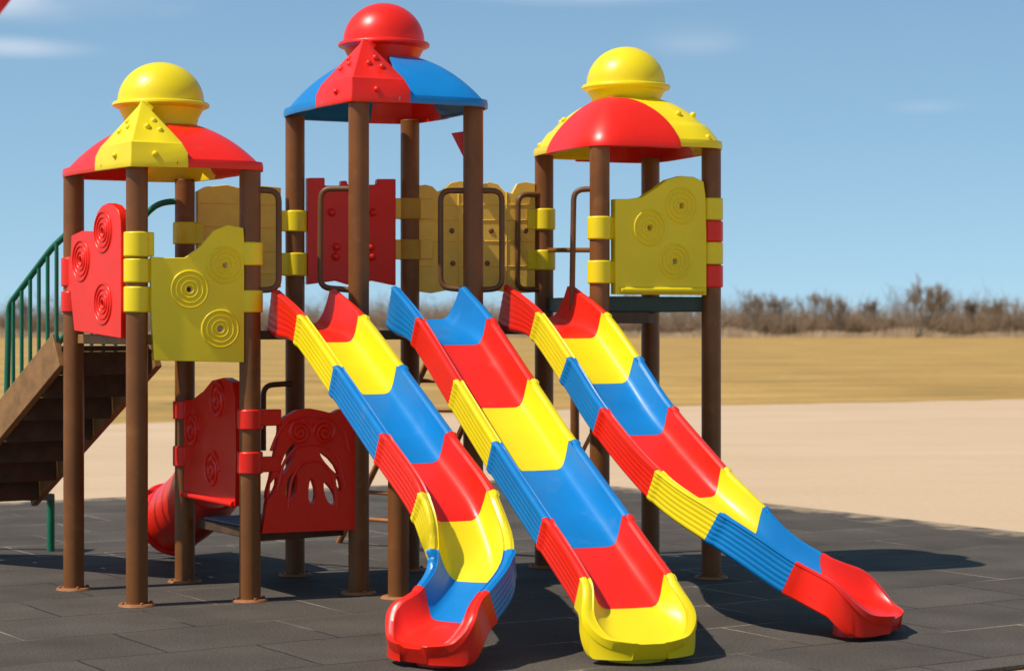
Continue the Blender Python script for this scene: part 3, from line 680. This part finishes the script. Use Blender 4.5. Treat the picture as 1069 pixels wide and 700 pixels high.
er = n.new('ShaderNodeMapRange'); er.inputs[1].default_value = -1.1; er.inputs[2].default_value = 0; er.inputs[3].default_value = -.32; er.inputs[4].default_value = .22; l.new(mxx.outputs[0], er.inputs[0])
ns = n.new('ShaderNodeTexNoise'); ns.inputs['Scale'].default_value = 2.4; ns.inputs['Detail'].default_value = 8; ns.inputs['Roughness'].default_value = .7; l.new(c.outputs['Object'], ns.inputs['Vector'])
ea = n.new('ShaderNodeMath'); ea.operation = 'ADD'; l.new(er.outputs[0], ea.inputs[0]); l.new(ns.outputs['Fac'], ea.inputs[1])
em = n.new('ShaderNodeMapRange'); em.inputs[1].default_value = .56; em.inputs[2].default_value = .74; em.inputs[4].default_value = .8; l.new(ea.outputs[0], em.inputs[0])
ek = n.new('ShaderNodeMix'); ek.data_type = 'RGBA'; ek.inputs[7].default_value = (.42, .30, .19, 1); l.new(em.outputs[0], ek.inputs[0]); l.new(v.outputs[0], ek.inputs[6]); l.new(ek.outputs[2], b.inputs['Base Color'])
b.inputs['Roughness'].default_value = .85
bu = n.new('ShaderNodeBump'); bu.inputs['Strength'].default_value = .6; bu.inputs['Distance'].default_value = .006; bu.invert = False
ad = n.new('ShaderNodeMath'); ad.operation = 'SUBTRACT'; l.new(nz2.outputs['Fac'], ad.inputs[0]); l.new(br.outputs['Fac'], ad.inputs[1]); l.new(ad.outputs[0], bu.inputs['Height']); l.new(bu.outputs[0], b.inputs['Normal'])
apex = Vector((.335, 23.7)); U = Vector((.848, .530)); V = Vector((.530, -.848))
# local x along U, local y against V; the near edge runs through (2.2, 10.44)
near = (Vector((2.25, 10.44)) - apex).dot(V)
sheet('rubber_paving', [(-16, 0), (0, 0), (0, -near), (-16, -near)], 0, RUB, .02, (apex.x, apex.y), math.atan2(U.y, U.x))

# ------------------------------------------------------------------ FAR VEGETATION
def strips(name, items, m):          # items: list of (p0, p1, width) tapered three-sided twigs
    V_, F_ = [], []
    for p0, p1, wd in items:
        d = (p1 - p0); s = d.cross(Vector((0, 1, 0)))
        s = s.normalized() if s.length > 1e-6 else Vector((1, 0, 0)); q = Vector((0, 1, 0)); i = len(V_)
        for p, k in ((p0, wd), (p1, wd * .45)): V_ += [tuple(p + s * k), tuple(p - s * k * .5 + q * k * .8), tuple(p - s * k * .5 - q * k * .8)]
        F_ += [(i, i + 1, i + 4, i + 3), (i + 1, i + 2, i + 5, i + 4), (i + 2, i, i + 3, i + 5)]
    me = bpy.data.meshes.new(name); me.from_pydata(V_, [], F_); me.materials.append(m); me.update()
    o = bpy.data.objects.new(name, me); COL.objects.link(o); return o
rnd = random.Random(11)
items = []
for row, (y0, h0) in enumerate(((320, 4.2), (324, 5.2), (329, 6.0), (335, 6.8), (342, 7.4))):
    x = -330
    while x < 360:
        x += rnd.uniform(.35, .95) * (1 if -110 < x < 130 else 2.2); hh = h0 * (.62 + .38 * (0.5 + .5 * math.sin(x * .21 + row * 1.7) * math.sin(x * .067 + row)) ) * rnd.uniform(.7, 1.12)
        y = y0 + rnd.uniform(-2.5, 2.5); base = Vector((x, y, -.03))
        for k in range(9):
            a = rnd.gauss(0, .33); d = Vector((math.sin(a), rnd.uniform(-.2, .2), math.cos(a))); ln = hh * rnd.uniform(.55, 1.05)
            p1 = base + d * ln; items.append((base, p1, .042))
            for q in range(5):
                t_ = rnd.uniform(.3, .95); b0 = base.lerp(p1, t_); a2 = a + rnd.gauss(0, .7)
                items.append((b0, b0 + Vector((math.sin(a2), rnd.uniform(-.3, .3), abs(math.cos(a2)))) * ln * rnd.uniform(.14, .38), .026))
struct(strips('thicket', items, THK), 'stuff')
items = []
for i in range(26000):
    x = rnd.uniform(-330, 360); y = rnd.uniform(309, 319); hgt = rnd.uniform(.5, 1.5) * (.7 + .5 * math.sin(x * .35) * math.sin(x * .11 + 1))
    items.append((Vector((x, y, -.03)), Vector((x + rnd.gauss(0, .25), y, max(.3, hgt))), .075))
struct(strips('tall_dry_grass', items, REED), 'stuff')
def tree(px, top, Y, label, seed, spread=.55, lean=0):
    r = random.Random(seed); base = Vector(((px - CX) / F * Y, Y, -.034)); Ht = EYE - (top - CY) / F * Y
    T = thing('bare_tree', label, 'tree', base, 'bare trees along the far field edge')
    trunk, crown = [], []
    def grow(p, d, ln, wd, lv):
        q = p + d * ln; (trunk if lv < 2 else crown).append((p, q, wd))
        if lv >= 5: return
        for k in range(3 if lv < 4 else 4):
            nd = (d * 1.1 + Vector((r.gauss(0, spread * .8), r.gauss(0, spread * .8), abs(r.gauss(.55, .25))))).normalized()
            grow(p.lerp(q, r.uniform(.55, 1)), nd, ln * r.uniform(.58, .86), wd * .62, lv + 1)
    for k in range(7 if top < 292 else 4):
        a = r.gauss(lean, .42 if top < 292 else .28); grow(Vector((0, 0, 0)), Vector((math.sin(a), r.gauss(0, .2), math.cos(a))).normalized(), 1.0, .055, 0)
    mz = max(q.z for _, q, _ in crown); sc = Ht / mz
    for nm, it, m in (('trunk', trunk, BARK), ('crown', crown, TWIG)):
        o = strips(nm, [(p * sc, q * sc, max(wd * sc * .55, .024 if top < 292 else .015)) for p, q, wd in it], m); o.parent = T
for i, (px, top, Y, lab) in enumerate(((957, 284, 306, 'tallest bare brown tree with a wide fan crown above the far thicket'),
        (792, 297, 320, 'bare tree beside the right tower, leftmost of the trees at its right'),
        (808, 301, 326, 'slim bare tree close beside the leftmost tree right of the right tower'),
        (850, 299, 322, 'bare forked tree standing alone right of the pair beside the right tower'),
        (877, 303, 318, 'dark narrow bare tree midway between the right tower and the tallest bare tree'),
        (914, 307, 324, 'low round bare tree just left of the tallest bare tree'),
        (1013, 309, 320, 'thin bare tree just right of the tallest bare tree'),
        (1043, 308, 315, 'broad dark bare tree nearest the right edge of the picture'),
        (22, 305, 322, 'bare tree in the far thicket left of the green stair railing'),
        (660, 302, 322, 'bare tree seen under the deck between the posts of the right tower'))):
    tree(px, top, Y, lab, 20 + i)

# flag far left, only its tip in view
FL = thing('flagpole', 'tall flagpole at the far left, tip of its red flag in the top corner', 'flagpole', (-13.4, 45, -.03))
bm = bmesh.new(); cyl(bm, (-13.4, 45, -.03), (-13.4, 45, 9.6), .05, .03, 16); mk('pole', bm, STEEL, FL)
bm = bmesh.new(); ft, fb = at(24, -18, 45), at(-40, 65, 45); g = []
for i in range(13):
    t_ = i / 12; yy = 45 + .12 * math.sin(t_ * 7)
    g.append((bm.verts.new((-13.36 + (ft.x + 13.36) * t_, yy, 9.45 + (ft.z - 9.45) * t_)), bm.verts.new((-13.36 + (fb.x + 13.36) * t_, yy, 7.3 + (fb.z - 7.3) * t_))))
for A, B in zip(g, g[1:]): bm.faces.new((A[0], B[0], B[1], A[1]))
mk('flag', bm, RED, FL, solid=.01)
